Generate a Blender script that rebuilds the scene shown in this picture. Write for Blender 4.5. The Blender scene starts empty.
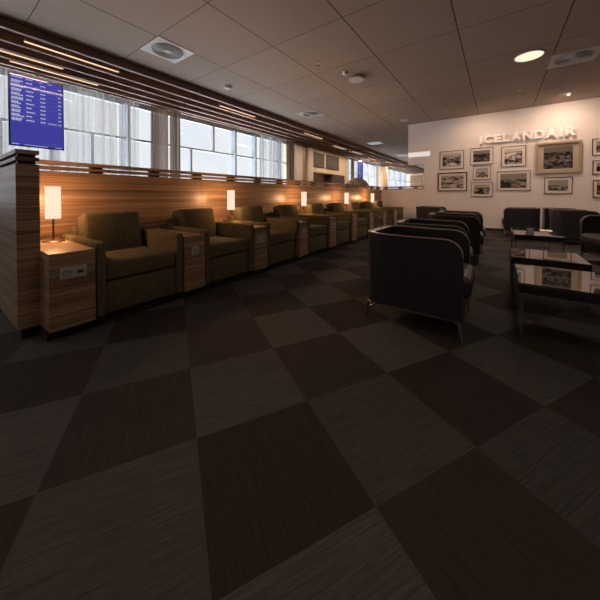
import bpy, bmesh, math, random
from mathutils import Vector, Matrix
random.seed(7)
S = bpy.context.scene
COL = S.collection
PI = math.pi

# ---------------------------------------------------------------- camera
cd = bpy.data.cameras.new('camera'); cam = bpy.data.objects.new('camera', cd); COL.objects.link(cam)
cd.sensor_fit = 'HORIZONTAL'; cd.sensor_width = 36.0; cd.lens = 275.0 / 600.0 * 36.0
cd.shift_y = -100.0 / 600.0; cd.clip_start = 0.05; cd.clip_end = 200
cam.location = (0, 0, 1.0)
cam.rotation_euler = (PI / 2 - math.atan(4 / 275.0), 0, math.radians(35.75))
S.camera = cam
# ---------------------------------------------------------------- exposure
S.view_settings.view_transform = 'Standard'; S.view_settings.look = 'None'
S.view_settings.gamma = 1.0; S.view_settings.use_curve_mapping = False
S.view_settings.exposure = 0.0
# ---------------------------------------------------------------- world: pale overcast sky
SKY = 1.0
w = bpy.data.worlds.new('overcast_sky'); S.world = w; w.use_nodes = True
nt = w.node_tree; nt.nodes.clear()
out = nt.nodes.new('ShaderNodeOutputWorld'); bg = nt.nodes.new('ShaderNodeBackground')
tc = nt.nodes.new('ShaderNodeTexCoord'); ns = nt.nodes.new('ShaderNodeTexNoise'); cr = nt.nodes.new('ShaderNodeValToRGB')
ns.inputs['Scale'].default_value = 5; ns.inputs['Detail'].default_value = 5
cr.color_ramp.elements[0].position = .35; cr.color_ramp.elements[0].color = (.91, .95, 1, 1)
cr.color_ramp.elements[1].position = .62; cr.color_ramp.elements[1].color = (1, 1, 1, 1)
nt.links.new(tc.outputs['Generated'], ns.inputs['Vector']); nt.links.new(ns.outputs['Fac'], cr.inputs['Fac'])
# overcast luminance: moderate near the horizon, raised overhead and below as added room fill
sepw = nt.nodes.new('ShaderNodeSeparateXYZ'); nt.links.new(tc.outputs['Generated'], sepw.inputs[0])
el = nt.nodes.new('ShaderNodeMapRange'); el.inputs['From Min'].default_value = -1; el.inputs['From Max'].default_value = 1
nt.links.new(sepw.outputs[2], el.inputs['Value'])
lr = nt.nodes.new('ShaderNodeValToRGB'); nt.links.new(el.outputs[0], lr.inputs['Fac'])
G_, H_, Z_ = 0.85, 0.12, 1.0          # below horizon, horizon, zenith (times ZEN)
ZEN = SKY / H_
e_ = lr.color_ramp.elements; e_[0].position = 0; e_[0].color = (G_, G_, G_, 1); e_[1].position = 1; e_[1].color = (Z_, Z_, Z_, 1)
for p_, v_ in ((.44, G_), (.49, H_), (.70, H_), (.80, .7)):
    q_ = e_.new(p_); q_.color = (v_, v_, v_, 1)
mw_ = nt.nodes.new('ShaderNodeMath'); mw_.operation = 'MULTIPLY'; mw_.inputs[1].default_value = ZEN
nt.links.new(lr.outputs['Color'], mw_.inputs[0]); nt.links.new(mw_.outputs[0], bg.inputs['Strength'])
nt.links.new(cr.outputs['Color'], bg.inputs['Color'])
nt.links.new(bg.outputs[0], out.inputs[0])

# ---------------------------------------------------------------- material helpers
def mat(name):
    m = bpy.data.materials.new(name); m.use_nodes = True
    n = m.node_tree.nodes; return m, n, m.node_tree.links, n['Principled BSDF']
def simple(name, col, rough=.6, metal=0, spec=.5, noise=0, nscale=40, bump=0, **kw):
    m, n, l, p = mat(name)
    p.inputs['Base Color'].default_value = (*col, 1); p.inputs['Roughness'].default_value = rough
    p.inputs['Metallic'].default_value = metal; p.inputs['Specular IOR Level'].default_value = spec
    if noise or bump:
        t = n.new('ShaderNodeTexCoord'); x = n.new('ShaderNodeTexNoise'); x.inputs['Scale'].default_value = nscale
        x.inputs['Detail'].default_value = 4; l.new(t.outputs['Object'], x.inputs['Vector'])
        if noise:
            r = n.new('ShaderNodeValToRGB'); r.color_ramp.elements[0].position = .3; r.color_ramp.elements[1].position = .7
            r.color_ramp.elements[0].color = (*[c * (1 - noise) for c in col], 1)
            r.color_ramp.elements[1].color = (*[min(1, c * (1 + noise)) for c in col], 1)
            l.new(x.outputs['Fac'], r.inputs['Fac']); l.new(r.outputs['Color'], p.inputs['Base Color'])
        if bump:
            b = n.new('ShaderNodeBump'); b.inputs['Strength'].default_value = bump; b.inputs['Distance'].default_value = .01
            l.new(x.outputs['Fac'], b.inputs['Height']); l.new(b.outputs[0], p.inputs['Normal'])
    return m
def emis(name, col, s):
    m = bpy.data.materials.new(name); m.use_nodes = True; n = m.node_tree.nodes; n.clear()
    o = n.new('ShaderNodeOutputMaterial'); e = n.new('ShaderNodeEmission')
    e.inputs[0].default_value = (*col, 1); e.inputs[1].default_value = s; m.node_tree.links.new(e.outputs[0], o.inputs[0]); return m
def zebrano(name, dark, mid, light, rough=.38, seam=None):
    """wood veneer with long horizontal grain lines (thin in z, long in x and y)"""
    m, n, l, p = mat(name)
    g = n.new('ShaderNodeNewGeometry'); mp = n.new('ShaderNodeMapping'); mp.inputs['Scale'].default_value = (.55, .55, 135)
    l.new(g.outputs['Position'], mp.inputs['Vector'])
    x = n.new('ShaderNodeTexNoise'); x.inputs['Scale'].default_value = 1.6; x.inputs['Detail'].default_value = 5; x.inputs['Roughness'].default_value = .62
    l.new(mp.outputs[0], x.inputs['Vector'])
    mp2 = n.new('ShaderNodeMapping'); mp2.inputs['Scale'].default_value = (.35, .35, 17); l.new(g.outputs['Position'], mp2.inputs['Vector'])
    y = n.new('ShaderNodeTexNoise'); y.inputs['Scale'].default_value = 1.3; y.inputs['Detail'].default_value = 2; l.new(mp2.outputs[0], y.inputs['Vector'])
    a = n.new('ShaderNodeMath'); a.operation = 'MULTIPLY_ADD'; a.inputs[1].default_value = .45; l.new(y.outputs['Fac'], a.inputs[0])
    b = n.new('ShaderNodeMath'); b.operation = 'MULTIPLY'; b.inputs[1].default_value = .70; l.new(x.outputs['Fac'], b.inputs[0]); l.new(b.outputs[0], a.inputs[2])
    r = n.new('ShaderNodeValToRGB'); e = r.color_ramp.elements
    e[0].position = .44; e[0].color = (*dark, 1); e[1].position = .72; e[1].color = (*light, 1); q = e.new(.56); q.color = (*mid, 1)
    l.new(a.outputs[0], r.inputs['Fac']); l.new(r.outputs['Color'], p.inputs['Base Color'])
    p.inputs['Roughness'].default_value = rough
    return m

M = {}
M['wood'] = zebrano('zebrano_veneer', (.11, .062, .036), (.24, .148, .086), (.45, .305, .20))
M['fin'] = simple('dark_slat_wood', (.27, .165, .11), .55, noise=.25, nscale=6)
M['fascia'] = zebrano('fascia_wood', (.20, .12, .078), (.26, .16, .105), (.34, .21, .145), .5)
M['pale_strip'] = simple('pale_underside', (.38, .265, .21), .6)
M['kick'] = simple('black_plinth', (.012, .012, .014), .5)
M['black'] = simple('black_plastic', (.01, .01, .011), .35)
M['spacer'] = simple('black_spacer', (.008, .008, .009), .6)
M['white_paint'] = simple('white_wall_paint', (.74, .67, .64), .75, noise=.03, nscale=3)
M['cream'] = simple('cream_paint', (.62, .52, .40), .7)
M['beige'] = simple('beige_paint', (.45, .37, .28), .7)
M['dark_panel'] = simple('dark_grey_panel', (.05, .042, .042), .6)
M['niche'] = simple('niche_grey', (.16, .15, .14), .7)
M['chrome'] = simple('brushed_chrome', (.55, .54, .53), .25, metal=1)
M['plate'] = simple('socket_plastic', (.42, .40, .39), .45)
M['plate_dark'] = simple('socket_hole', (.03, .03, .03), .5)
M['white_plastic'] = simple('white_plastic', (.62, .58, .55), .5)
M['grey_metal'] = simple('painted_metal', (.5, .48, .47), .45)
M['grille'] = simple('grille_dark', (.05, .045, .045), .6)
M['frame_black'] = simple('black_frame', (.025, .02, .018), .4)
M['frame_thin'] = simple('dark_brown_frame', (.05, .035, .028), .4)
M['frame_wood'] = zebrano('light_wood_frame', (.30, .21, .14), (.36, .26, .175), (.42, .31, .21), .4)
M['mat_board'] = simple('cream_mat_board', (.72, .62, .54), .8)
M['mat_tan'] = simple('tan_mat_board', (.44, .36, .28), .8)
M['mullion'] = simple('grey_window_frame', (.36, .42, .47), .45)
M['letter'] = simple('white_letter', (.93, .88, .85), .5)
M['led'] = emis('warm_led', (1, .66, .42), 1.2)
M['disc'] = emis('warm_downlight_disc', (1, .78, .55), 1.3)
M['bright_strip'] = emis('strip_emission', (1, .84, .76), .80)
M['sky_panel'] = emis('cool_ceiling_light', (.80, .92, 1), .42)
M['paper'] = simple('sheet_white', (.7, .68, .66), .6)
M['candle'] = simple('candle_wax', (.75, .70, .62), .5)
M['brass'] = simple('dark_bronze', (.10, .07, .05), .35, metal=.8)

# olive fabric
def fabric(name, c1, c2, sc=260):
    m, n, l, p = mat(name)
    t = n.new('ShaderNodeTexCoord'); x = n.new('ShaderNodeTexNoise'); x.inputs['Scale'].default_value = sc; x.inputs['Detail'].default_value = 2
    y = n.new('ShaderNodeTexNoise'); y.inputs['Scale'].default_value = 22; y.inputs['Detail'].default_value = 6
    l.new(t.outputs['Object'], x.inputs['Vector']); l.new(t.outputs['Object'], y.inputs['Vector'])
    a = n.new('ShaderNodeMath'); a.operation = 'ADD'; l.new(x.outputs['Fac'], a.inputs[0]); l.new(y.outputs['Fac'], a.inputs[1])
    r = n.new('ShaderNodeValToRGB'); r.color_ramp.elements[0].position = .35; r.color_ramp.elements[1].position = .65
    h = n.new('ShaderNodeMath'); h.operation = 'MULTIPLY'; h.inputs[1].default_value = .5; l.new(a.outputs[0], h.inputs[0])
    r.color_ramp.elements[0].color = (*c1, 1); r.color_ramp.elements[1].color = (*c2, 1)
    l.new(h.outputs[0], r.inputs['Fac']); l.new(r.outputs['Color'], p.inputs['Base Color'])
    b = n.new('ShaderNodeBump'); b.inputs['Strength'].default_value = .35; b.inputs['Distance'].default_value = .004
    l.new(x.outputs['Fac'], b.inputs['Height']); l.new(b.outputs[0], p.inputs['Normal'])
    p.inputs['Roughness'].default_value = .95; p.inputs['Specular IOR Level'].default_value = .15
    return m
M['olive'] = fabric('olive_fabric', (.078, .066, .038), (.142, .120, .070))
M['leather'] = simple('black_leather', (.023, .023, .026), .30, spec=.5, bump=.12, nscale=90)
M['leather_seat'] = simple('black_leather_seat', (.036, .033, .033), .36, bump=.12, nscale=90)
M['piping'] = simple('leather_piping', (.26, .20, .165), .35)

# carpet tiles: 0.506 m checker turned 30 degrees
def carpet():
    m, n, l, p = mat('carpet_tiles')
    g = n.new('ShaderNodeNewGeometry'); mp = n.new('ShaderNodeMapping'); mp.vector_type = 'POINT'
    sub = n.new('ShaderNodeVectorMath'); sub.operation = 'SUBTRACT'; sub.inputs[1].default_value = (-1.44, .91, 0)
    l.new(g.outputs['Position'], sub.inputs[0])
    # u axis = (.494,.869): rotate so u -> x
    mp.inputs['Rotation'].default_value = (0, 0, -math.atan2(.869, .494)); mp.inputs['Scale'].default_value = (1 / .506,) * 3
    l.new(sub.outputs[0], mp.inputs['Vector'])
    fl = n.new('ShaderNodeVectorMath'); fl.operation = 'FLOOR'; l.new(mp.outputs[0], fl.inputs[0])
    sx = n.new('ShaderNodeSeparateXYZ'); l.new(fl.outputs[0], sx.inputs[0])
    ad = n.new('ShaderNodeMath'); ad.operation = 'ADD'; l.new(sx.outputs[0], ad.inputs[0]); l.new(sx.outputs[1], ad.inputs[1])
    md = n.new('ShaderNodeMath'); md.operation = 'FLOORED_MODULO'; md.inputs[1].default_value = 2; l.new(ad.outputs[0], md.inputs[0])
    gt = n.new('ShaderNodeMath'); gt.operation = 'GREATER_THAN'; gt.inputs[1].default_value = .5; l.new(md.outputs[0], gt.inputs[0])
    wn = n.new('ShaderNodeTexWhiteNoise'); wn.noise_dimensions = '2D'; l.new(fl.outputs[0], wn.inputs['Vector'])
    # streaks, one direction on each of the two tile kinds
    def streak(sc):
        q = n.new('ShaderNodeMapping'); q.inputs['Scale'].default_value = sc; l.new(mp.outputs[0], q.inputs['Vector'])
        z = n.new('ShaderNodeTexNoise'); z.inputs['Scale'].default_value = 1; z.inputs['Detail'].default_value = 6; z.inputs['Roughness'].default_value = .7
        l.new(q.outputs[0], z.inputs['Vector']); return z
    s1 = streak((3, 70, 1)); s2 = streak((70, 3, 1))
    r1 = n.new('ShaderNodeValToRGB'); r2 = n.new('ShaderNodeValToRGB')
    for r, a, b in ((r1, (.032, .030, .029), (.092, .084, .078)), (r2, (.021, .015, .013), (.050, .038, .032))):
        r.color_ramp.elements[0].position = .3; r.color_ramp.elements[1].position = .75
        r.color_ramp.elements[0].color = (*a, 1); r.color_ramp.elements[1].color = (*b, 1)
    l.new(s1.outputs['Fac'], r1.inputs['Fac']); l.new(s2.outputs['Fac'], r2.inputs['Fac'])
    mx = n.new('ShaderNodeMix'); mx.data_type = 'RGBA'; l.new(gt.outputs[0], mx.inputs['Factor'])
    l.new(r2.outputs['Color'], mx.inputs['A']); l.new(r1.outputs['Color'], mx.inputs['B'])
    hs = n.new('ShaderNodeHueSaturation'); mr = n.new('ShaderNodeMapRange'); mr.inputs['To Min'].default_value = .75; mr.inputs['To Max'].default_value = 1.2
    l.new(wn.outputs['Value'], mr.inputs['Value']); l.new(mr.outputs[0], hs.inputs['Value']); l.new(mx.outputs['Result'], hs.inputs['Color'])
    l.new(hs.outputs[0], p.inputs['Base Color']); p.inputs['Roughness'].default_value = .9; p.inputs['Specular IOR Level'].default_value = .2
    b = n.new('ShaderNodeBump'); b.inputs['Strength'].default_value = .3; b.inputs['Distance'].default_value = .004
    l.new(s1.outputs['Fac'], b.inputs['Height']); l.new(b.outputs[0], p.inputs['Normal'])
    return m
M['carpet'] = carpet()

# ceiling panels 1.23 m with thin dark joints
def ceilmat():
    m, n, l, p = mat('ceiling_panels')
    g = n.new('ShaderNodeNewGeometry'); sb = n.new('ShaderNodeVectorMath'); sb.operation = 'SUBTRACT'; sb.inputs[1].default_value = (-2.95, .90, 0)
    l.new(g.outputs['Position'], sb.inputs[0])
    sc = n.new('ShaderNodeVectorMath'); sc.operation = 'SCALE'; sc.inputs['Scale'].default_value = 1 / 1.23; l.new(sb.outputs[0], sc.inputs[0])
    fr = n.new('ShaderNodeVectorMath'); fr.operation = 'FRACTION'; l.new(sc.outputs[0], fr.inputs[0])
    sp = n.new('ShaderNodeSeparateXYZ'); l.new(fr.outputs[0], sp.inputs[0])
    def edge(o, wd):
        a = n.new('ShaderNodeMath'); a.operation = 'LESS_THAN'; a.inputs[1].default_value = wd; l.new(o, a.inputs[0])
        b = n.new('ShaderNodeMath'); b.operation = 'GREATER_THAN'; b.inputs[1].default_value = 1 - wd; l.new(o, b.inputs[0])
        c = n.new('ShaderNodeMath'); c.operation = 'MAXIMUM'; l.new(a.outputs[0], c.inputs[0]); l.new(b.outputs[0], c.inputs[1]); return c
    e1 = edge(sp.outputs[0], .0068); e2 = edge(sp.outputs[1], .0045)
    mx = n.new('ShaderNodeMath'); mx.operation = 'MAXIMUM'; l.new(e1.outputs[0], mx.inputs[0]); l.new(e2.outputs[0], mx.inputs[1])
    fl = n.new('ShaderNodeVectorMath'); fl.operation = 'FLOOR'; l.new(sc.outputs[0], fl.inputs[0])
    wn = n.new('ShaderNodeTexWhiteNoise'); wn.noise_dimensions = '2D'; l.new(fl.outputs[0], wn.inputs['Vector'])
    mr = n.new('ShaderNodeMapRange'); mr.inputs['To Min'].default_value = .94; mr.inputs['To Max'].default_value = 1.06; l.new(wn.outputs['Value'], mr.inputs['Value'])
    hs = n.new('ShaderNodeHueSaturation'); hs.inputs['Color'].default_value = (.37, .288, .236, 1); l.new(mr.outputs[0], hs.inputs['Value'])
    c = n.new('ShaderNodeMix'); c.data_type = 'RGBA'; l.new(mx.outputs[0], c.inputs['Factor']); l.new(hs.outputs[0], c.inputs['A'])
    c.inputs['B'].default_value = (.06, .045, .038, 1); l.new(c.outputs['Result'], p.inputs['Base Color'])
    p.inputs['Roughness'].default_value = .8; return m
M['ceiling'] = ceilmat()

# sheer curtains
def curtain_mat(name, col, trans, mixs):
    m = bpy.data.materials.new(name); m.use_nodes = True; n = m.node_tree.nodes; l = m.node_tree.links; n.clear()
    o = n.new('ShaderNodeOutputMaterial'); d = n.new('ShaderNodeBsdfDiffuse'); t = n.new('ShaderNodeBsdfTranslucent'); x = n.new('ShaderNodeBsdfTransparent')
    d.inputs[0].default_value = (*col, 1); t.inputs[0].default_value = (*col, 1)
    a = n.new('ShaderNodeMixShader'); a.inputs[0].default_value = mixs; l.new(d.outputs[0], a.inputs[1]); l.new(t.outputs[0], a.inputs[2])
    b = n.new('ShaderNodeMixShader'); b.inputs[0].default_value = trans; l.new(a.outputs[0], b.inputs[1]); l.new(x.outputs[0], b.inputs[2])
    tc_ = n.new('ShaderNodeTexCoord'); mp_ = n.new('ShaderNodeMapping'); mp_.inputs['Scale'].default_value = (0, 9, .15); l.new(tc_.outputs['Object'], mp_.inputs['Vector'])
    nz = n.new('ShaderNodeTexNoise'); nz.inputs['Scale'].default_value = 1; nz.inputs['Detail'].default_value = 4; l.new(mp_.outputs[0], nz.inputs['Vector'])
    mr_ = n.new('ShaderNodeMapRange'); mr_.inputs['From Min'].default_value = .3; mr_.inputs['From Max'].default_value = .7
    mr_.inputs['To Min'].default_value = trans * .35; mr_.inputs['To Max'].default_value = min(1, trans * 1.65)
    l.new(nz.outputs['Fac'], mr_.inputs['Value']); l.new(mr_.outputs[0], b.inputs[0])
    l.new(b.outputs[0], o.inputs[0]); return m
M['sheer'] = curtain_mat('sheer_white_cloth', (.36, .36, .36), .50, .5)
M['brown_cloth'] = curtain_mat('sheer_brown_cloth', (.15, .10, .07), .09, .42)

# glass
def glassmat(name, tint, refl=.08):
    m = bpy.data.materials.new(name); m.use_nodes = True; n = m.node_tree.nodes; l = m.node_tree.links; n.clear()
    o = n.new('ShaderNodeOutputMaterial'); t = n.new('ShaderNodeBsdfTransparent'); t.inputs[0].default_value = (*tint, 1)
    g = n.new('ShaderNodeBsdfGlossy'); g.inputs['Roughness'].default_value = .02
    x = n.new('ShaderNodeMixShader'); x.inputs[0].default_value = refl
    l.new(t.outputs[0], x.inputs[1]); l.new(g.outputs[0], x.inputs[2]); l.new(x.outputs[0], o.inputs[0]); return m
M['glass'] = glassmat('window_glass', (.96, .98, 1), .05)
M['tumbler'] = glassmat('clear_glass', (.82, .84, .86), .22)

# lamp shade: lit thin paper that lets part of the bulb's light through
def shade_mat():
    m = bpy.data.materials.new('lit_paper_shade'); m.use_nodes = True; n = m.node_tree.nodes; l = m.node_tree.links; n.clear()
    o = n.new('ShaderNodeOutputMaterial'); e = n.new('ShaderNodeEmission'); e.inputs[0].default_value = (1, .76, .58, 1); e.inputs[1].default_value = 1.22
    t = n.new('ShaderNodeBsdfTransparent'); t.inputs[0].default_value = (1, .95, .9, 1)
    x = n.new('ShaderNodeMixShader'); x.inputs[0].default_value = .38
    l.new(e.outputs[0], x.inputs[1]); l.new(t.outputs[0], x.inputs[2]); l.new(x.outputs[0], o.inputs[0]); return m
M['shade'] = shade_mat()

def mirror_top():
    m, n, l, p = mat('black_glass_top'); p.inputs['Base Color'].default_value = (.012, .014, .016, 1)
    p.inputs['Roughness'].default_value = .03; p.inputs['IOR'].default_value = 2.0; return m
M['mirror'] = mirror_top()
M['table_black'] = simple('black_lacquer', (.013, .013, .015), .35)

def screen_mat():
    m, n, l, p = mat('blue_screen'); p.inputs['Base Color'].default_value = (.005, .005, .02, 1); p.inputs['Roughness'].default_value = .06
    p.inputs['Emission Color'].default_value = (.052, .052, .36, 1); p.inputs['Emission Strength'].default_value = .85; return m
M['screen'] = screen_mat()
M['screen_text'] = emis('screen_white', (.70, .72, 1), .62)
M['screen_line'] = emis('screen_line', (.16, .16, .60), .8)

def print_mat(i, dark, light, horizon, sc=5.0, busy=1.0):
    """black and white photo print: sky above, busy ground below (generated coords)"""
    m, n, l, p = mat('photo_print'); t = n.new('ShaderNodeTexCoord'); mp = n.new('ShaderNodeMapping')
    mp.inputs['Location'].default_value = (i * 3.7, i * 1.3, i * .9); mp.inputs['Scale'].default_value = (sc, 1, sc * 1.6)
    l.new(t.outputs['Generated'], mp.inputs['Vector'])
    x = n.new('ShaderNodeTexNoise'); x.inputs['Scale'].default_value = 1; x.inputs['Detail'].default_value = 6; x.inputs['Roughness'].default_value = .65; l.new(mp.outputs[0], x.inputs['Vector'])
    x2 = n.new('ShaderNodeTexNoise'); x2.inputs['Scale'].default_value = .35; x2.inputs['Detail'].default_value = 2; l.new(mp.outputs[0], x2.inputs['Vector'])
    a = n.new('ShaderNodeMath'); a.operation = 'MULTIPLY_ADD'; a.inputs[1].default_value = .6; l.new(x2.outputs['Fac'], a.inputs[0]); l.new(x.outputs['Fac'], a.inputs[2])
    r = n.new('ShaderNodeValToRGB'); r.color_ramp.elements[0].position = .74; r.color_ramp.elements[1].position = 1.06
    r.color_ramp.elements[0].color = (*[dark * c for c in (1, .85, .72)], 1); r.color_ramp.elements[1].color = (*[light * c for c in (1, .88, .78)], 1)
    l.new(a.outputs[0], r.inputs['Fac'])
    sp = n.new('ShaderNodeSeparateXYZ'); l.new(t.outputs['Generated'], sp.inputs[0])
    w_ = n.new('ShaderNodeMath'); w_.operation = 'MULTIPLY_ADD'; w_.inputs[1].default_value = .22 * busy; l.new(x.outputs['Fac'], w_.inputs[0]); l.new(sp.outputs[2], w_.inputs[2])
    gt = n.new('ShaderNodeMath'); gt.operation = 'GREATER_THAN'; gt.inputs[1].default_value = horizon + .11 * busy; l.new(w_.outputs[0], gt.inputs[0])
    sk = n.new('ShaderNodeMix'); sk.data_type = 'RGBA'; l.new(gt.outputs[0], sk.inputs['Factor']); l.new(r.outputs['Color'], sk.inputs['A'])
    sk.inputs['B'].default_value = (*[light * .62 * c for c in (1, .88, .76)], 1)
    l.new(sk.outputs['Result'], p.inputs['Base Color']); p.inputs['Roughness'].default_value = .25
    return m

# ---------------------------------------------------------------- mesh helpers
class MB:
    def __init__(s): s.bm = bmesh.new()
    def box(s, x0, x1, y0, y1, z0, z1, rot=None, r=0, seg=2):
        g = bmesh.ops.create_cube(s.bm, size=1); vs = g['verts']
        bmesh.ops.scale(s.bm, vec=(abs(x1 - x0), abs(y1 - y0), abs(z1 - z0)), verts=vs)
        if r:
            es = list({e for v in vs for e in v.link_edges})
            res = bmesh.ops.bevel(s.bm, geom=es, offset=r, segments=seg, profile=.5, affect='EDGES', clamp_overlap=True)
            vs = list({v for f in res['faces'] for v in f.verts} | {v for v in vs if v.is_valid})
        if rot is not None: bmesh.ops.transform(s.bm, matrix=rot, verts=vs)
        bmesh.ops.translate(s.bm, vec=((x0 + x1) / 2, (y0 + y1) / 2, (z0 + z1) / 2), verts=vs)
        return vs
    def cyl(s, p0, p1, r0, r1=None, seg=20, caps=True):
        r1 = r0 if r1 is None else r1
        p0 = Vector(p0); p1 = Vector(p1); d = p1 - p0
        g = bmesh.ops.create_cone(s.bm, cap_ends=caps, segments=seg, radius1=r0, radius2=r1, depth=d.length)
        q = Vector((0, 0, 1)).rotation_difference(d.normalized()).to_matrix().to_4x4()
        bmesh.ops.transform(s.bm, matrix=Matrix.Translation((p0 + p1) / 2) @ q, verts=g['verts']); return g['verts']
    def lathe(s, prof, c=(0, 0, 0), seg=32):
        rings = []
        for (r, z) in prof:
            rings.append([s.bm.verts.new((c[0] + r * math.cos(2 * PI * k / seg), c[1] + r * math.sin(2 * PI * k / seg), c[2] + z)) for k in range(seg)] if r > 1e-6 else [s.bm.verts.new((c[0], c[1], c[2] + z))])
        for a, b in zip(rings, rings[1:]):
            for k in range(seg):
                k2 = (k + 1) % seg
                if len(a) == 1 and len(b) == 1: continue
                if len(a) == 1: s.bm.faces.new((a[0], b[k2], b[k]))
                elif len(b) == 1: s.bm.faces.new((a[k], a[k2], b[0]))
                else: s.bm.faces.new((a[k], a[k2], b[k2], b[k]))
        return s
    def build(s, name, m, parent=None, smooth=False, loc=None, sub=0):
        bmesh.ops.recalc_face_normals(s.bm, faces=s.bm.faces[:])
        me = bpy.data.meshes.new(name); s.bm.to_mesh(me); s.bm.free(); me.materials.append(m)
        if smooth:
            me.polygons.foreach_set('use_smooth', [True] * len(me.polygons)); me.set_sharp_from_angle(angle=math.radians(50))
        o = bpy.data.objects.new(name, me); COL.objects.link(o)
        if loc: o.location = loc
        if parent: o.parent = parent
        if sub:
            mod = o.modifiers.new('sub', 'SUBSURF'); mod.levels = sub; mod.render_levels = sub
        return o
def thing(name, label, cat, loc=(0, 0, 0), rz=0, group=None):
    o = bpy.data.objects.new(name, None); COL.objects.link(o); o.location = loc; o.rotation_euler = (0, 0, rz)
    o.empty_display_size = .1; o['label'] = label; o['category'] = cat
    if group: o['group'] = group
    return o
def tag(o, label, cat, group=None):
    o['label'] = label; o['category'] = cat
    if group: o['group'] = group
    return o
def struct(o): o['kind'] = 'structure'; return o
def dup(root, loc, rz=None, label=None):
    r = root.copy(); COL.objects.link(r); r.location = loc
    if rz is not None: r.rotation_euler = (0, 0, rz)
    if label: r['label'] = label
    for ch in list(root.children):
        c = ch.copy(); COL.objects.link(c); c.parent = r
        for g in list(ch.children):
            d = g.copy(); COL.objects.link(d); d.parent = c
    return r

# ================================================================= STRUCTURE
YW = 9.71; ZC = 3.40; XE = -5.42; YF = 30.0; YB = -6.0; XR = 5.2; XG = -7.56
b = MB(); b.box(-8.0, XR + .1, YB - .1, YF + .1, -.1, 0); struct(b.build('floor', M['carpet']))
b = MB(); b.box(XE, XR + .1, YB - .1, YF + .1, ZC, ZC + .12); struct(b.build('ceiling', M['ceiling']))
b = MB(); b.box(-8.0, XE, YB - .1, YF + .1, ZC + .02, ZC + .12); struct(b.build('ceiling', M['fin']))
# white picture wall with a notch, low wall beyond its end
b = MB()
b.box(-1.97, XR, YW, YW + .16, 0, ZC); b.box(-3.52, -1.97, YW, YW + .16, 0, 1.22); b.box(-2.48, -1.97, YW, YW + .16, 2.05, ZC)
wf = struct(b.build('wall_front', M['white_paint']))
b = MB(); b.box(-3.4, XR, YW - .012, YW - .001, 0, .07); struct(b.build('baseboard_front', M['kick']))
b = MB(); b.box(XR, XR + .1, YB, YW + .16, 0, ZC); struct(b.build('wall_right', M['beige']))
b = MB(); b.box(-8.0, XR, YB - .1, YB, 0, ZC); struct(b.build('wall_back', M['beige']))
b = MB(); b.box(-8.0, -1.0, YF, YF + .1, 0, ZC); struct(b.build('wall_far', M['cream']))
b = MB(); b.box(-1.1, -1.0, YW + .17, YF, 0, ZC); struct(b.build('wall_corridor', M['cream']))
# window wall
b = MB(); b.box(XG - .1, XG + .05, YB, YF, 0, .75); b.box(XG - .1, XG + .05, YB, YF, 3.32, ZC)
struct(b.build('wall_left', M['mullion']))
def window(n, y0, y1, fulls, uppers, lowers):
    b = MB()
    b.box(XG - .03, XG + .05, y0, y1, .75, .82); b.box(XG - .03, XG + .05, y0, y1, 3.25, 3.32); b.box(XG - .02, XG + .06, y0, y1, 2.405, 2.455)
    for y in fulls: b.box(XG - .02, XG + .20, y - .03, y + .03, .82, 3.25)
    for y in uppers: b.box(XG - .02, XG + .08, y - .03, y + .03, 2.45, 3.25)
    for y in lowers: b.box(XG - .02, XG + .08, y - .03, y + .03, .82, 2.41)
    f = struct(b.build('window_%d' % n, M['mullion']))
    b = MB(); b.box(XG - .012, XG - .004, y0, y1, .82, 3.25); b.build('window_pane', M['glass'], f)
window(1, YB, 9.42, [-4.6, -2.4, -1.1, .25, 1.6, 3.05, 6.44, 7.41, 8.83], [5.62, -1.8], [4.81, 2.33, .9, -.5])
window(2, 14.66, YF, [15.3, 16.7, 18.4, 19.6, 21.6, 23.0, 24.6, 26.4, 28.2], [17.5, 22.3], [16.0, 20.7, 25.5])

# service block between the two windows, with pilasters, panels and a niche
b = MB()
X0, X1 = XG - .1, -7.12
b.box(X0, X1, 9.42, 14.66, 2.15, ZC); b.box(X0, X1, 9.42, 10.91, 0, 2.15); b.box(X0, X1, 14.26, 14.66, 0, 2.15); b.box(X0, X1, 10.91, 14.26, 0, .9)
b.box(X0, X0 + .02, 10.91, 14.26, .9, 2.15)
struct(b.build('wall_service', M['cream']))
for y0, y1 in ((9.44, 9.92), (10.38, 10.78)):
    b = MB(); b.box(-7.11, -7.0, y0, y1, 0, 3.24); struct(b.build('trim_1' if y0 < 10 else 'trim_2', M['white_paint']))
b = MB(); b.box(-7.11, -7.09, 9.93, 10.37, 0, 3.24); struct(b.build('trim_3', M['frame_wood']))
p1 = MB(); p1.box(-7.115, -7.085, 10.93, 11.95, 2.39, 3.10, r=.006)
tag(p1.build('wall_panel', M['dark_panel']), 'dark square wall panel beside the white pilaster beyond the partition', 'panel', 'dark wall panels above the niche')
p1 = MB(); p1.box(-7.115, -7.085, 12.13, 13.5, 2.39, 3.12, r=.006)
tag(p1.build('wall_panel', M['dark_panel']), 'dark wall panel further from the pilaster, right of its twin', 'panel', 'dark wall panels above the niche')
p1 = MB(); p1.box(XG - .07, -7.14, 12.86, 14.25, .905, 2.14)
tag(p1.build('niche_cabinet', M['dark_panel']), 'dark cabinet filling the right end of the niche under the wall panels', 'cabinet')
b = MB(); b.box(-7.3, -6.95, 20.3, 21.3, 0, 3.24); struct(b.build('trim_4', M['cream']))
# wooden panel on the far end wall
b = MB(); b.box(-7.4, -6.2, YF - .1, YF - .01, 1.95, 3.1)
tag(b.build('wood_wall_panel', M['wood']), 'warm wood wall panel at the far end, seen through the wall opening', 'panel')

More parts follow.
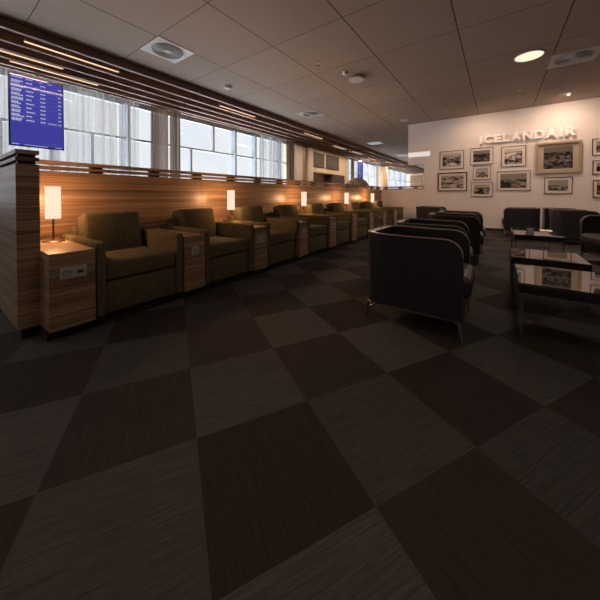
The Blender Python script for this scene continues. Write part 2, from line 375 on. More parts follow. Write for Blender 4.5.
# slatted ceiling over the window side
b = MB(); b.box(XE - .05, XE, YB, YF, 3.285, ZC + .015); fa = struct(b.build('trim_5', M['fascia']))
b = MB(); b.box(XE - .052, XE + .002, YB, YF, 3.275, 3.285); b.build('pale_edge', M['pale_strip'], fa)
finx = [-5.90, -6.25, -6.60, -6.94]
cs = thing('slatted_ceiling', 'dark brown lengthwise slatted ceiling with pale lower edges above the windows', 'ceiling slats', (-6.2, 10, 3.28))
for x in finx + [-7.14]:
    b = MB(); b.box(x - .025 + 6.2, x + .025 + 6.2, YB - 10, YF - 10, .005, .139)
    o = b.build('ceiling_slat', M['fin'], cs)
    if x > -7.1:
        b = MB(); b.box(x - .025 + 6.2, x + .025 + 6.2, YB - 10, YF - 10, -.005, .004); b.build('pale_edge', M['pale_strip'], o)  # paler strip along the underside of the slat

# led bars
leds = [(-5.73, .95, 2.2), (-6.40, .30, 1.56), (-6.76, .94, 2.21), (-5.76, 4.52, 5.76), (-5.76, 8.3, 9.54), (-6.10, 11.1, 12.37), (-6.10, 13.1, 14.4),
        (-6.78, 15.8, 17.1), (-6.42, 15.95, 17.3), (-6.78, 17.9, 19.2), (-6.10, 18.3, 19.6), (-6.78, 21.1, 22.4), (-5.76, 20.1, 21.4), (-6.42, 23.2, 24.5)]
leddesc = ['nearest the white ceiling panels, above the departures screen', 'cut off by the left edge of the photo', 'closest to the window, right above the departures screen',
           'above the unveiled windows, second along the outer gap', 'above the white pilasters', 'just past the white pilasters, over the dark wall panels', 'over the far end of the dark wall panels',
           'nearest the window, above the far blue screen', 'in the middle gap above the far blue screen', 'nearest the window just beyond the far blue screen', 'above the far windows left of the cream column',
           'nearest the window beside the far cream column', 'in the outer gap near the far end', 'smallest, last towards the far end']
b0 = None
for (x, y0, y1), d in zip(leds, leddesc):
    t = thing('led_light_bar', 'warm light bar ' + d, 'light', (x, (y0 + y1) / 2, 3.29), group='light bars between the ceiling slats')
    h = (y1 - y0) / 2
    b = MB(); b.box(-.021, .021, -h, h, .012, .10); b.build('housing', M['fin'], t)
    b = MB(); b.box(-.019, .019, -h, h, 0, .011, r=.003); b.build('diffuser', M['led'], t)
    ld = bpy.data.lights.new('bar_glow', 'AREA'); ld.shape = 'RECTANGLE'; ld.size = .02; ld.size_y = 2 * h; ld.energy = 9 if y0 < 4 else 36; ld.color = (1, .68, .45)
    lo = bpy.data.objects.new('bar_glow', ld); COL.objects.link(lo); lo.parent = t; lo.location = (0, 0, -.004)

# ================================================================= CURTAINS
def curtain(y0, y1, m, amp, wl, name, label, x=-7.25, z0=.12, z1=3.385):
    b = MB(); n = max(24, int((y1 - y0) / .012)); ph = random.random() * 6; rows = []
    zs = [z0, 1.2, 2.3, z1]
    for j, z in enumerate(zs):
        row = []
        for k in range(n + 1):
            y = y0 + (y1 - y0) * k / n
            d = amp * (1 + .6 * math.sin(y * 7.7)) * (math.sin(2 * PI * y / wl + ph + 1.3 * math.sin(y * 5.1 + .3 * j)) + .45 * math.sin(2 * PI * y / (wl * .43) + 2 * ph + .5 * j))
            row.append(b.bm.verts.new((x + d, y, z)))
        rows.append(row)
    for a, c in zip(rows, rows[1:]):
        for k in range(n): b.bm.faces.new((a[k], a[k + 1], c[k + 1], c[k]))
    return tag(b.build(name, m, smooth=True), label, 'curtain')
curtain(-.45, 2.74, M['sheer'], .035, .13, 'sheer_curtain', 'long sheer pale curtain hanging in folds behind the departures screen')
curtain(2.76, 3.19, M['sheer'], .035, .07, 'sheer_curtain', 'narrow gathered end of the pale curtain beside the open windows', x=-7.17)
curtain(3.52, 3.97, M['brown_cloth'], .035, .085, 'brown_curtain', 'gathered brown curtain, left one of the middle pair')
curtain(4.03, 4.30, M['brown_cloth'], .035, .085, 'brown_curtain', 'gathered brown curtain, right one of the middle pair')
curtain(7.50, 8.90, M['sheer'], .035, .14, 'sheer_curtain', 'shorter sheer pale curtain left of the white pilasters')
curtain(8.92, 9.42, M['brown_cloth'], .035, .10, 'brown_curtain', 'gathered brown curtain right against the white pilaster', x=-7.10)
curtain(19.7, 20.25, M['sheer'], .03, .12, 'sheer_curtain', 'small pale curtain left of the far cream column')
curtain(15.35, 15.75, M['brown_cloth'], .03, .09, 'brown_curtain', 'small brown curtain beside the far blue screen')

# ================================================================= DEPARTURE SCREENS
def screen(y0, label):
    t = thing('departures_screen', label, 'screen', (-6.9, y0 + .365, 1.885), group='departure screens')
    b = MB(); b.box(-.05, 0, -.375, .375, 0, 1.285, r=.006); b.build('bezel', M['black'], t)
    b = MB(); b.box(.0005, .004, -.355, .355, .022, 1.262); b.build('display', M['screen'], t)
    rnd = random.Random(5)
    def word(ya, yb, z, h):
        tx = MB(); y = ya
        while y < yb - .01:
            wd = min(rnd.uniform(.022, .05), yb - y); tx.box(.0045, .006, y, y + wd, z, z + h); y += wd + .0045
        tx.build('text_word', M['screen_text'], t)
    for r in range(12):
        z = 1.205 - r * .074
        if r == 0:
            word(-.34, -.20, z, .016); word(-.16, -.05, z, .012); word(.02, .07, z, .012); word(.14, .20, z, .012)
        elif r == 11:
            word(-.34, -.24, .034, .013); word(-.18, .14, .030, .010); word(.24, .34, .030, .010)
        else:
            wd = rnd.uniform(.08, .15)
            word(-.34, -.34 + wd, z + .012, .021); word(-.34, -.34 + rnd.uniform(.10, .16), z - .014, .021)
            word(-.155, -.155 + rnd.uniform(.07, .12), z + .004, .019)
            word(.035, .105, z + .004, .019); word(.29, .335, z + .006, .016)
            if r == 10: word(.14, .27, z + .004, .014)
            ln = MB(); ln.box(.0042, .005, -.345, .345, z - .026, z - .0225); ln.build('row_line', M['screen_line'], t)
    b = MB(); b.box(-.16, -.02, -.09, .09, 1.286, 1.32); b.cyl((-.06, 0, 1.31), (-.06, 0, 1.50), .02); b.build('ceiling_bracket', M['black'], t, smooth=True)
    return t
s1 = screen(.945, 'tall blue departures screen hanging in front of the sheer curtain at left')
dup(s1, (-6.9, 16.02, 1.885), label='small far blue departures screen hanging before the distant windows')

# ================================================================= PARTITIONS
XP = -3.38
t = thing('seating_partition', 'long wood veneer partition with open slats on top behind the olive armchairs', 'partition', (XP - .07, 5, 0))
b = MB(); b.box(-.05, .07, -4.485, 4.68, .08, 1.232); pn = b.build('panel', M['wood'], t)
b = MB(); b.box(-.03, .03, -4.485, 4.68, 0, .079); b.build('plinth', M['kick'], t)
for z0, z1 in ((1.252, 1.280), (1.300, 1.332)):
    b = MB(); b.box(-.05, .07, -4.485, 4.68, z0, z1); b.build('top_slat', M['wood'], t)
for k in range(15):
    y = 1.05 + .6 * k - 5
    b = MB(); b.box(-.035, .045, y, y + .10, 1.2325, 1.2515); b.box(-.035, .045, y, y + .10, 1.2805, 1.2995); b.build('spacer_block', M['spacer'], t)
for y in (2.33, 4.2, 6.07, 7.94):
    b = MB(); b.box(.0702, .0708, y - 5 - .002, y - 5 + .002, .08, 1.232); b.build('panel_joint', M['spacer'], t)

t = thing('end_partition', 'tall wood veneer end partition with open slats at the left edge', 'partition', (-3.49, .447, 0))
b = MB(); b.box(-.85, .84, -.06, .06, .08, 1.222); b.build('panel', M['wood'], t)
b = MB(); b.box(-.80, .79, -.035, .035, 0, .079); b.build('plinth', M['kick'], t)
for z0, z1 in ((1.245, 1.270), (1.292, 1.320)):
    b = MB(); b.box(-.85, .84, -.06, .06, z0, z1); b.build('top_slat', M['wood'], t)
for x in (.745, .15, -.45):
    b = MB(); b.box(x, x + .07, -.045, .045, 1.2225, 1.2445); b.box(x, x + .07, -.045, .045, 1.2705, 1.2915); b.build('spacer_block', M['spacer'], t)
# slats on the low wall
t = thing('wall_top_rail', 'dark wood double rail on top of the low wall at the wall opening', 'rail', (-2.7, YW + .08, 1.22))
for z0, z1 in ((.004, .046), (.068, .115)):
    b = MB(); b.box(-.66, .725, -.06, .06, z0, z1); b.build('top_slat', M['fin'], t)
for x in (-.6, -.1, .4):
    b = MB(); b.box(x, x + .1, -.045, .045, .0465, .0675); b.build('spacer_block', M['spacer'], t)

# ================================================================= BENCH ROW: side tables, armchairs
XFR = -2.42
def side_table(name, y0, wd, kind, label):
    D = 3.30 - 2.42
    t = thing(name, label, 'side table', ((XFR - D / 2), y0 + wd / 2, 0), group='wood side tables between the armchairs')
    b = MB(); b.box(-D / 2, D / 2, -wd / 2, wd / 2, .08, .585, r=.0015, seg=1); b.build('cabinet_body', M['wood'], t)
    b = MB(); b.box(-D / 2, D / 2, -wd / 2, wd / 2, .586, .61, r=.0015, seg=1); b.build('table_top', M['wood'], t)
    b = MB(); b.box(-D / 2, D / 2 - .07, -wd / 2, wd / 2, 0, .079); b.build('plinth', M['kick'], t)
    xs = [-.037, .037] if kind == 2 else [0]
    yc = .0
    pw = len(xs) * .037 + .003
    b = MB(); b.box(D / 2 + .0005, D / 2 + .008, yc - pw, yc + pw, .425, .505, r=.003); pl = b.build('socket_plate', M['plate'], t)
    for i, q in enumerate(xs):
        if i == 0:
            b = MB(); v = b.cyl((D / 2 + .008, yc + q, .465), (D / 2 + .0095, yc + q, .465), .022, seg=24); b.build('socket_recess', M['plate_dark'], pl)
            b = MB(); b.cyl((D / 2 + .0097, yc + q, .465), (D / 2 + .0108, yc + q, .465), .018, seg=24); fc = b.build('socket_face', M['plate'], pl)
            b = MB()
            for zz in (-.008, .008): b.cyl((D / 2 + .0108, yc + q + zz, .465), (D / 2 + .0114, yc + q + zz, .465), .0035, seg=10)
            b.build('socket_holes', M['plate_dark'], pl)
        else:
            b = MB(); b.box(D / 2 + .0082, D / 2 + .0105, yc + q - .017, yc + q + .017, .455, .476); b.build('data_port', M['plate_dark'], pl)
    return t
ords = ['first', 'second', 'third', 'fourth', 'fifth', 'sixth', 'seventh', 'eighth', 'ninth', 'tenth']
P = .935
side_table('side_table', .502, .262, 2, 'wood veneer side table with twin sockets against the end partition')
tdesc = ['between the two largest armchairs, with a single socket', 'under the second table lamp, with twin sockets', 'third gap of the row, small copper-lit top and single socket', 'under the third table lamp',
         'between the lamps three and four', 'under the fourth table lamp', 'between the lamps four and five', 'under the last table lamp in the row']
for k in range(8):
    side_table('side_table', 1.475 + P * k, .228, 1 if k % 2 == 0 else 2, 'narrow wood veneer side table, ' + tdesc[k])

def armchair():
    t = thing('armchair', '', 'armchair', group='olive armchairs along the partition')
    # local: front at x=0, back towards -x, width y in 0.002...0.698 centred
    D = .90
    for s in (-1, 1):
        b = MB(); b.box(-D, 0, s * .348, s * .284, .085, .650, r=.018, seg=3); b.build('armrest', M['olive'], t, smooth=True)
    b = MB(); b.box(-D + .02, -.035, -.283, .283, .085, .335, r=.006); b.build('seat_base', M['olive'], t, smooth=True)
    b = MB(); vs = b.box(-.78, -.012, -.282, .282, .337, .470, r=.035, seg=4)
    for v in b.bm.verts:      # softly crowned cushion, rising to the front
        if v.co.z > .42:
            v.co.z += .028 * math.cos(v.co.y / .27 * PI / 2) * (0.5 + .5 * math.cos((v.co.x + .3) * 3)) + .02 * (v.co.x + .78) / .78
    b.build('seat_cushion', M['olive'], t, smooth=True)
    b = MB(); b.box(-D, -.77, -.283, .283, .336, .715, r=.03, seg=3); b.build('back_frame', M['olive'], t, smooth=True)
    b = MB(); R = Matrix.Rotation(math.radians(-13), 4, 'Y')
    b.box(-.10, .10, -.250, .250, -.22, .20, r=.042, seg=4)
    for v in b.bm.verts:
        f = math.cos(min(1, abs(v.co.y) / .262) * PI / 2); v.co.x += .02 * f * (1 if v.co.x > 0 else 0)
    bmesh.ops.transform(b.bm, matrix=Matrix.Translation((-.705, 0, .632)) @ R, verts=b.bm.verts[:])
    b.build('back_cushion', M['olive'], t, smooth=True)
    b = MB(); b.box(-D + .02, -.08, -.33, .33, 0, .084); b.build('plinth', M['kick'], t)
    return t
ac = armchair()
ac.location = (XFR, .770 + .351 + .0, 0)
adesc = ['largest and nearest, beside the first lit lamp', 'second from the end partition, below the panel joint', 'third along, just right of the second lamp', 'fourth along, between the second and third lamps',
         'fifth along, just right of the third lamp', 'sixth along, before the fourth lamp', 'seventh along, just right of the fourth lamp', 'eighth along, before the last lamp', 'last and smallest, by the low wall']
ac['label'] = 'olive green fabric armchair, ' + adesc[0]
for k in range(1, 9): dup(ac, (XFR, .770 + .351 + P * k, 0), label='olive green fabric armchair, ' + adesc[k])

# ================================================================= TABLE LAMPS
BULB = 27
def lamp(x, y, label):
    t = thing('table_lamp', label, 'lamp', (x, y, .611), group='lit table lamps on the side tables')
    b = MB(); b.lathe([(0, 0), (.076, 0), (.078, .006), (.070, .012), (.012, .018), (0, .018)]); b.build('base', M['brass'], t, smooth=True)
    b = MB(); b.cyl((0, 0, .017), (0, 0, .205), .0065, seg=12); b.build('pole', M['brass'], t, smooth=True)
    b = MB(); b.lathe([(.052, .195), (.052, .47)], seg=32); b.build('lamp_shade', M['shade'], t, smooth=True)
    ld = bpy.data.lights.new('lamp_glow', 'POINT'); ld.energy = BULB; ld.color = (1, .52, .23); ld.shadow_soft_size = .03
    lo = bpy.data.objects.new('lamp_glow', ld); COL.objects.link(lo); lo.parent = t; lo.location = (0, 0, .34)
ldesc = ['largest and nearest, beside the end partition', 'second along, above the third armchair', 'third along the partition', 'fourth along the partition', 'last and smallest, near the low wall']
for k in range(5): lamp(*((-3.08, .672), (-3.03, 2.556), (-3.08, 4.41), (-3.08, 6.275), (-3.12, 8.132))[k], 'lit white cylinder table lamp on a side table, ' + ldesc[k])

# ================================================================= LOUNGE TUB CHAIRS
def tub_chair():
    t = thing('tub_chair', '', 'chair', group='black leather tub chairs')
    W, xb, xf, th, R = .355, -.36, .34, .055, .15
    def path(inset):
        r = R - inset; w_ = W - inset; xb_ = xb + inset; pts = []
        N = 14
        for k in range(N + 1): pts.append((xf - (xf - (xb_ + r)) * k / N, -w_))
        for k in range(1, 9): a = k / 8 * PI / 2; pts.append((xb_ + r - r * math.sin(a), -w_ + r - r * math.cos(a)))
        for k in range(1, 9): pts.append((xb_, -w_ + r + (2 * w_ - 2 * r) * k / 8))
        for k in range(1, 9): a = k / 8 * PI / 2; pts.append((xb_ + r - r * math.cos(a), w_ - r + r * math.sin(a)))
        for k in range(1, N + 1): pts.append((xb_ + r + (xf - (xb_ + r)) * k / N, w_))
        return pts
    O = path(0); I = path(th); Zt, Zb, rr = .70, .155, .115
    def ztop(x):
        d = xf - x
        return Zt + .01 * max(0, -x / .36) - (0 if d >= rr else rr - math.sqrt(max(0, rr * rr - (rr - d) ** 2)))
    # refine positions near the front so the corner is round
    def remap(pts):
        q = []
        for (x, y) in pts:
            if x > xf - .28:
                u = (xf - x) / .28; x = xf - .28 * u * u
            q.append((x, y))
        return [(x, y * (1 - .085 * max(0, (x + .2) / .54))) for x, y in q]
    O = remap(O); I = remap(I)
    b = MB(); ro, ri, bo, bi, mo, mi = [], [], [], [], [], []
    for (ox, oy), (ix, iy) in zip(O, I):
        zt = ztop(ox); zl = Zb - .012 * (ox - xb)
        mo.append(b.bm.verts.new((ox + .01 * (1 if ox < -.3 else 0), oy * 1.0, (zt + zl) / 2))); mi.append(b.bm.verts.new((ix, iy, (zt + zl) / 2)))
        ro.append(b.bm.verts.new((ox, oy, zt - .004))); ri.append(b.bm.verts.new((ix, iy, zt - .004)))
        bo.append(b.bm.verts.new((ox * .985, oy * .985, zl))); bi.append(b.bm.verts.new((ix, iy, zl)))
    n = len(O)
    for k in range(n - 1):
        for a, c in ((bo, mo), (mo, ro), (ro, ri), (ri, mi), (mi, bi), (bi, bo)):
            b.bm.faces.new((a[k], a[k + 1], c[k + 1], c[k]))
    for k in (0, n - 1): b.bm.faces.new((bo[k], mo[k], ro[k], ri[k], mi[k], bi[k]))
    b.build('shell', M['leather'], t, smooth=True)
    # piping along the outer and inner rim
    b = MB()
    for pts, off in ((O, 0.0),):
        ring = None
        for k, (x, y) in enumerate(pts):
            p = Vector((x, y, ztop(x) - .002))
            q0 = Vector((*pts[max(0, k - 1)], ztop(pts[max(0, k - 1)][0]))); q1 = Vector((*pts[min(n - 1, k + 1)], ztop(pts[min(n - 1, k + 1)][0])))
            d = (q1 - q0).normalized(); u = d.cross(Vector((0, 0, 1))); u = u.normalized() if u.length > .05 else Vector((0, 1, 0)); v = d.cross(u).normalized()
            new = [b.bm.verts.new(p + (u * math.cos(a) + v * math.sin(a)) * .0055) for a in (j * PI / 3 for j in range(6))]
            if ring:
                for j in range(6): b.bm.faces.new((ring[j], ring[(j + 1) % 6], new[(j + 1) % 6], new[j]))
            ring = new
    b.build('rim_piping', M['piping'], t, smooth=True)
    b = MB(); b.box(-.30, .385, -.262, .262, .262, .43, r=.06, seg=5)
    for v in b.bm.verts:
        if v.co.z > .36: v.co.z += .015 * math.cos(v.co.y / .3 * PI / 2)
    b.build('seat_cushion', M['leather_seat'], t, smooth=True)
    b = MB(); b.box(-.302, .325, -.262, .262, .160, .260, r=.008); b.build('seat_base', M['leather'], t, smooth=True)
    fr = MB(); 
    for s in (-1, 1): fr.box(-.33, .33, s * .322, s * .298, .130, .142)
    fr.box(-.33, -.30, -.32, .32, .130, .142); fr.box(.30, .33, -.32, .32, .130, .142); fr.build('base_frame', M['chrome'], t)
    for sx in (-1, 1):
        for sy in (-1, 1):
            b = MB(); x = sx * .325; y = sy * (.328 if sx < 0 else .302)
            b.cyl((x - sx * .012, y, .150), (x + sx * .012, y + (0 if sx < 0 else sy * .03), 0), .018, .009, seg=10); b.cyl((x - sx * .06, y, .142), (x - sx * .012, y, .105), .010, .012, seg=8)
            b.build('leg', M['chrome'], t, smooth=True)
    return t
tcz = tub_chair()
def put(x, y, rz, label, first=False):
    if first: tcz.location = (x, y, 0); tcz.rotation_euler = (0, 0, rz); tcz['label'] = label; return tcz
    return dup(tcz, (x, y, 0), rz, label)
put(-.53, 2.465, .01, 'black leather tub chair, largest and nearest, side towards the camera', True)
put(-.60, 3.47, .06, 'black leather tub chair directly behind the nearest one')
put(-.56, 5.08, .05, 'black leather tub chair of the middle pair, nearer one, before the picture wall')
put(-.56, 6.00, .05, 'black leather tub chair of the middle pair, farther one, mostly hidden')
put(-1.50, 8.35, 0, 'black leather tub chair by the low wall, left of the middle pair')
put(.465, 8.83, PI, 'black leather tub chair against the picture wall, left of the gap')
put(1.30, 8.12, 0, 'black leather tub chair right of the gap, rounded back towards the gap')
put(1.26, 8.98, 0, 'black leather tub chair against the picture wall, right of the gap')
put(1.47, 5.86, PI + .30, 'black leather tub chair at the right edge with its seat towards the tables')

# ================================================================= COFFEE TABLES
def coffee_table(x0, x1, y0, y1, label, z=.40):
    cx, cy = (x0 + x1) / 2, (y0 + y1) / 2; hx, hy = (x1 - x0) / 2, (y1 - y0) / 2
    t = thing('coffee_table', label, 'coffee table', (cx, cy, 0), group='low tables with black glass tops')
    b = MB(); b.box(-hx, hx, -hy, hy, z - .008, z, r=.001, seg=1); b.build('glass_top', M['mirror'], t)
    b = MB(); b.box(-hx, hx, -hy, hy, z - .068, z - .0085, r=.002, seg=1); b.build('apron', M['table_black'], t)
    b = MB()
    for s in (-1, 1):
        b.box(-hx + .004, hx - .004, s * (hy - .004), s * (hy - .022), z - .086, z - .0685); b.box(s * (hx - .004), s * (hx - .022), -hy + .022, hy - .022, z - .086, z - .0685)
    b.build('metal_frame', M['chrome'], t)
    for sx in (-1, 1):
        for sy in (-1, 1):
            b = MB(); b.box(sx * (hx - .004), sx * (hx - .024), sy * (hy - .004), sy * (hy - .024), 0, z - .0865); b.build('leg', M['chrome'], t)
coffee_table(.125, .72, 2.43, 3.10, 'low black glass topped table with metal legs, nearest at the right edge')
coffee_table(.115, .67, 3.42, 4.02, 'low black glass topped table, second one, just behind the nearest')
coffee_table(.20, .745, 5.13, 6.38, 'low long black table carrying the glass candle holder', z=.435)
t = thing('candle_holder', 'small clear glass candle holder on the long black table', 'candle holder', (.42, 5.72, .4355))
b = MB(); b.lathe([(0, 0), (.045, 0), (.055, .015), (.058, .09), (.054, .09), (.050, .018), (0, .016)], seg=24); b.build('glass_cup', M['tumbler'], t, smooth=True)
b = MB(); b.cyl((0, 0, .018), (0, 0, .045), .036); b.build('candle', M['candle'], t, smooth=True)
b = MB(); b.box(-.075, .075, -.11, .11, 0, .003); o = b.build('white_sheet', M['paper'], loc=(.64, 5.98, .4355)); tag(o, 'flat white sheet on the far right of the long black table', 'white_sheet')  # thin white box set on the table top

# ================================================================= FRAMED PICTURES
frs = [(-1.51, 2.40, -.85, 1.84, 't', 0, 'small photo of an old airfield crowd, top left above the largest dark frame'),
       (-1.56, 1.73, -.76, 1.15, 'b', 0, 'with thick black frame, lower left of the wall'),
       (-.69, 2.42, -.12, 1.93, 't', 0, 'with dark night-like print, top of the column of three'),
       (-.61, 1.89, -.17, 1.48, 't', 0, 'smallest, middle of the column of three'),
       (-.66, 1.41, -.12, .98, 't', 0, 'bottom of the column of three'),
       (.06, 2.39, .61, 1.82, 't', 0, 'nearly square with a group of people, below the white letters'),
       (-.03, 1.70, .71, 1.15, 't', 0, 'wide harbour landscape below the nearly square one'),
       (.81, 2.40, 1.69, 1.59, 'w', 0, 'largest, in a broad pale wooden frame'),
       (.99, 1.49, 1.53, 1.06, 't', 0, 'boat scene directly below the largest wooden frame'),
       (1.87, 2.40, 2.30, 1.99, 't', 0, 'top one cut by the right edge'),
       (1.88, 1.87, 2.31, 1.53, 't', 0, 'middle one cut by the right edge'),
       (1.89, 1.39, 2.32, .96, 't', 0, 'bottom one cut by the right edge')]
prs = [(.02, .75, .78), (.05, .6, .9), (.008, .30, .70), (.06, .62, .55), (.015, .6, .66), (.012, .8, .8), (.02, .38, .58), (.018, .22, .74), (.03, .5, .48), (.01, .5, .6), (.01, .5, .6), (.03, .4, .8)]
for i, (x0, z1, x1, z0, k, _, lab) in enumerate(frs):
    cx, cz = (x0 + x1) / 2, (z0 + z1) / 2; hx, hz = (x1 - x0) / 2, (z1 - z0) / 2
    t = thing('framed_picture', 'framed photograph, ' + lab, 'picture', (cx, YW - .002, cz), group='framed photographs on the white wall')
    bw, dp, mw = {'t': (.013, .025, .066), 'b': (.026, .035, .07), 'w': (.050, .06, .115)}[k]
    fm = {'t': 'frame_thin', 'b': 'frame_black', 'w': 'frame_wood'}[k]
    if k == 't' and hx < .25: mw = .055
    b = MB()
    b.box(-hx, hx, -dp, 0, hz - bw, hz); b.box(-hx, hx, -dp, 0, -hz, -hz + bw)
    b.box(-hx, -hx + bw, -dp, 0, -hz + bw, hz - bw); b.box(hx - bw, hx, -dp, 0, -hz + bw, hz - bw)
    b.build('frame', M[fm], t)
    b = MB(); b.box(-hx + bw, hx - bw, -.010, -.002, -hz + bw, hz - bw); b.build('mat_board', M['mat_tan' if k == 'w' else 'mat_board'], t)
    px, pz = hx - bw - mw * (1.0 if k != 'w' else .95), hz - bw - mw * (.95 if k != 'w' else .6)
    b = MB(); b.box(-px, px, -.0125, -.0105, -pz, pz); b.build('photo_print', print_mat(i + 1, *prs[i][:2], prs[i][2], sc=5 if i != 7 else 6.5), t)

# ================================================================= WALL LETTERS
t = thing('airline_sign', 'raised white capital letters ICELANDAIR on the picture wall', 'sign', (.59, YW - .045, 2.525))
word = 'ICELANDAIR'; wid = {'I': .55, 'C': 1.05, 'E': .9, 'L': .85, 'A': 1.12, 'N': 1.08, 'D': 1.05, 'R': 1.05}
tot = sum(wid[c] for c in word); x = -1.07; span = 2.08
dg = None
for c in word:
    cu = bpy.data.curves.new('letter', 'FONT'); cu.body = c; cu.size = 1; cu.extrude = .05; cu.offset = .05; cu.align_x = 'LEFT'; cu.resolution_u = 4
    to = bpy.data.objects.new('tmp', cu); COL.objects.link(to); bpy.context.view_layer.update()
    me = bpy.data.meshes.new_from_object(to.evaluated_get(bpy.context.evaluated_depsgraph_get())); bpy.data.objects.remove(to)
    xs = [v.co.x for v in me.vertices]; ys = [v.co.y for v in me.vertices]; zs = [v.co.z for v in me.vertices]
    cw = wid[c] * span / tot; gap = .022
    x0, x1, y0, y1 = min(xs), max(xs), min(ys), max(ys)
    for v in me.vertices:
        nx = x + gap / 2 + (v.co.x - x0) / (x1 - x0) * ((cw - gap) if c != 'I' else .055) + (0 if c != 'I' else (cw - gap - .055) / 2)
        nz = (v.co.y - y0) / (y1 - y0) * .235
        ny = -.035 if v.co.z > 0 else 0
        v.co = (nx, ny, nz)
    me.name = 'letter'; me.materials.clear(); me.materials.append(M['letter'])
    o = bpy.data.objects.new('letter', me); COL.objects.link(o); o.parent = t
    x += cw
# emissive slab where the wall shows a bright strip
t = thing('wall_bright_strip', 'bright horizontal emissive strip at the left end of the white wall', 'light', (-2.13, YW - .002, 2.375))
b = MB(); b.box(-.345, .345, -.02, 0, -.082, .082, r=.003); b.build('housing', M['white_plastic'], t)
b = MB(); b.box(-.342, .342, -.024, -.0205, -.079, .079); b.build('diffuser', M['bright_strip'], t)

# ================================================================= CEILING FITTINGS
ZS = ZC - .001
def vent(cx, cy, h, label, rm='grille'):
    t = thing('ceiling_vent', label, 'vent', (cx, cy, ZS), group='square ceiling vents')
    b = MB(); b.box(-h, h, -h, h, -.008, 0, r=.003); b.build('cover_plate', M['grey_metal'], t)
    b = MB(); b.cyl((0, 0, -.010), (0, 0, -.0085), h * .80, seg=40); b.build('grille_disc', M[rm], t)
    for k in range(6):
        r = h * (.78 - .105 * k); b = MB(); b.lathe([(r, -.0105), (r, -.020), (r - .009, -.018), (r - .009, -.0105)], seg=40); b.build('ring', M['grey_metal'], t, smooth=True)
    b = MB(); b.cyl((0, 0, -.02), (0, 0, -.0105), h * .17, seg=24); b.build('hub', M['grey_metal'], t)
vent(-4.45, 2.44, .305, 'square white ceiling vent with round grille, near the light bars at upper left')
vent(-4.47, 6.75, .30, 'small ceiling vent with round grille, further along above the pilasters')
vent(1.04, 6.67, .31, 'dark square ceiling vent with round grille at the right edge')
def disc_light(x, y, r, lit, label, tilt=False):
    t = thing('ceiling_downlight', label, 'light', (x, y, ZS), group='round ceiling lights')
    b = MB(); b.lathe([(r, 0), (r + .012, -.002), (r + .010, -.012), (r - .004, -.014), (r - .010, -.004)], seg=40); b.build('trim_ring', M['white_plastic'], t, smooth=True)
    b = MB(); b.cyl((0, 0, -.009), (0, 0, -.003), r - .012, seg=40); b.build('diffuser', M['disc'] if lit else M['white_plastic'], t)
    if tilt:
        b = MB(); b.cyl((.02, .03, -.03), (.02, .05, -.010), .035, seg=20); b.build('lamp_head', M['disc'], t)
    return t
disc_light(.41, 6.14, .20, True, 'large glowing round ceiling light near the picture wall')
disc_light(1.30, 8.88, .14, False, 'round ceiling spotlight in front of the large wooden picture frame', True)
disc_light(-2.43, 9.02, .12, False, 'unlit round ceiling fitting left of the white wall end')
# access point with small sensor
t = thing('ceiling_speaker', 'round white ceiling speaker disc in the middle of the ceiling', 'speaker', (-2.33, 5.20, ZS))
b = MB(); b.lathe([(0, 0), (.07, 0), (.07, -.03), (.15, -.035), (.155, -.05), (.145, -.065), (0, -.07)], seg=36); b.build('body', M['white_plastic'], t, smooth=True)
b = MB(); b.cyl((0, 0, -.072), (0, 0, -.0695), .008, seg=10); b.build('status_light', M['plate_dark'], t)
t = tag(MB().lathe([(0, 0), (.055, 0), (.055, -.03), (.035, -.05), (0, -.052)], (0, 0, 0), 20).build('motion_sensor', M['white_plastic'], smooth=True, loc=(-2.42, 4.86, ZS)), 'small white sensor beside the round ceiling speaker', 'sensor')
t = tag(MB().lathe([(0, 0), (.085, 0), (.085, -.025), (.06, -.045), (0, -.047)], (0, 0, 0), 28).build('smoke_detector', M['white_plastic'], smooth=True, loc=(-4.83, 4.00, ZS)), 'round white smoke detector on the ceiling above the open windows', 'smoke detector')
for (x, y, lab) in [(-2.65, 4.25, 'nearest, left of the round speaker'), (-4.94, 9.0, 'above the service block'), (-1.16, 8.66, 'in front of the white wall, leftmost of three'),
                    (.07, 8.66, 'middle of three in front of the white wall'), (.38, 7.99, 'right of three, behind the large round light'), (-2.73, 8.06, 'left of the white wall end'), (-5.17, 15.7, 'farthest, near the slats')]:
    t = thing('sprinkler_head', 'tiny ceiling sprinkler, ' + lab, 'sprinkler', (x, y, ZS), group='ceiling sprinklers')
    b = MB(); b.lathe([(0, 0), (.035, 0), (.03, -.01), (.01, -.012), (0, -.012)], seg=16); b.build('escutcheon', M['white_plastic'], t, smooth=True)
    b = MB(); b.cyl((0, 0, -.045), (0, 0, -.012), .008, seg=8); b.cyl((0, 0, -.05), (0, 0, -.045), .02, seg=12); b.build('head', M['chrome'], t)
for x, y, lab in ((-4.55, 12.15, 'nearer, above the far slats'), (-4.60, 16.75, 'farther, beside the white wall end')):
    t = thing('ceiling_light_panel', 'pale bluish square ceiling light, ' + lab, 'light', (x, y, ZS), group='pale square ceiling lights')
    b = MB(); b.box(-.30, .30, -.30, .30, -.010, 0); b.build('housing', M['white_plastic'], t)
    b = MB(); b.box(-.27, .27, -.27, .27, -.013, -.0105); b.build('diffuser', M['sky_panel'], t)

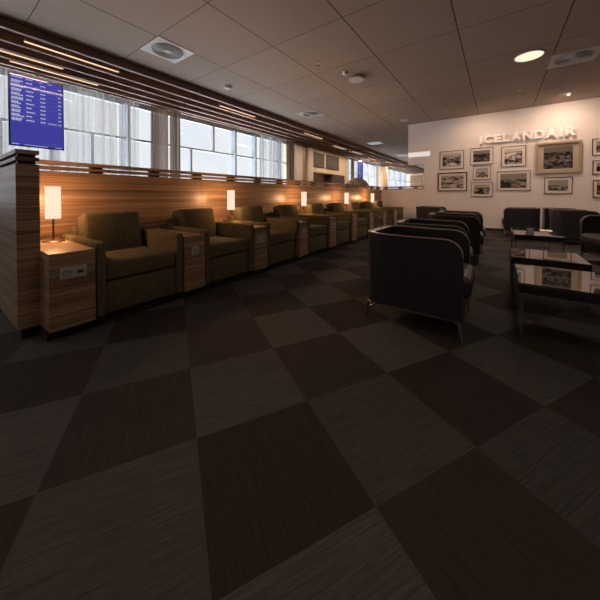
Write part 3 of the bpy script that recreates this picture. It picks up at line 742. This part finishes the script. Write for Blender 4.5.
# ================================================================= woven dome lamp behind the partition
t = thing('dome_floor_lamp', 'mottled brown dome-shaped shade rising behind the partition slats', 'lamp', (-4.02, 9.0, 0))
b = MB(); b.lathe([(.44, 1.27), (.40, 1.38), (.31, 1.50), (.18, 1.60), (.06, 1.635), (0, 1.64)], seg=48)
wov = simple('woven_brown', (.32, .24, .19), .8, noise=.8, nscale=18, bump=.8)
for v in b.bm.verts:
    v.co += Vector((random.uniform(-1, 1), random.uniform(-1, 1), random.uniform(-1, 1))) * .012
o = b.build('dome_shade', wov, t, smooth=True); sm = o.modifiers.new('solid', 'SOLIDIFY'); sm.thickness = .012
b = MB(); b.cyl((0, 0, .02), (0, 0, 1.62), .015); b.build('pole', M['black'], t, smooth=True)
b = MB(); b.cyl((0, 0, 0), (0, 0, .025), .16, seg=32); b.build('base', M['black'], t, smooth=True)

# ================================================================= light of the room lamps, with added fill
def spot(loc, target, e, size, col=(1, .70, .50), blend=.8, r=.06):
    ld = bpy.data.lights.new('downlight_beam', 'SPOT'); ld.energy = e; ld.color = col; ld.spot_size = math.radians(size); ld.spot_blend = blend; ld.shadow_soft_size = r
    o = bpy.data.objects.new('downlight_beam', ld); COL.objects.link(o); o.location = loc
    o.rotation_euler = (Vector(target) - Vector(loc)).to_track_quat('-Z', 'Y').to_euler()
for x, y, tx, tz, e in ((1.30, 8.88, 1.3, 2.2, 62), (3.6, 8.88, 3.4, 2.2, 80), (-.4, 8.70, -.4, 1.6, 46)):  # only the first beam has a fitting, the others are added
    spot((x, y, 3.32), (tx, 9.71, tz), e, 160, blend=1)
spot((.41, 6.14, 3.36), (.41, 7.2, 0), 260, 168, col=(1, .77, .64), r=.18)
# ceiling lights of the same kind, added out of view to brighten the room
for i, (x, y) in enumerate(((.41, 1.2), (.41, -1.4), (3.0, 6.14), (3.0, 3.7), (3.0, 1.2), (-2.0, -1.4), (-4.4, -1.4))):
    disc_light(x, y, .20, True, 'added round ceiling light outside the view, ' + ('over the nearest coffee table', 'behind the camera, centre', 'beyond the right edge by the picture wall', 'beyond the right edge, halfway', 'beyond the right edge, level with the camera', 'behind the camera, left of centre', 'behind the camera, nearest the windows')[i])
    spot((x, y, 3.36), (x, y, 0), 6 if x > 2 else 48, 150, col=(1, .80, .66), r=.18)
disc_light(-5.0, 28.2, .20, True, 'tiny far round ceiling light added before the wood wall panel')  # put in to brighten the far wood panel
spot((-5.0, 28.2, 3.36), (-6.8, 29.9, 2.0), 120, 150, r=.18)
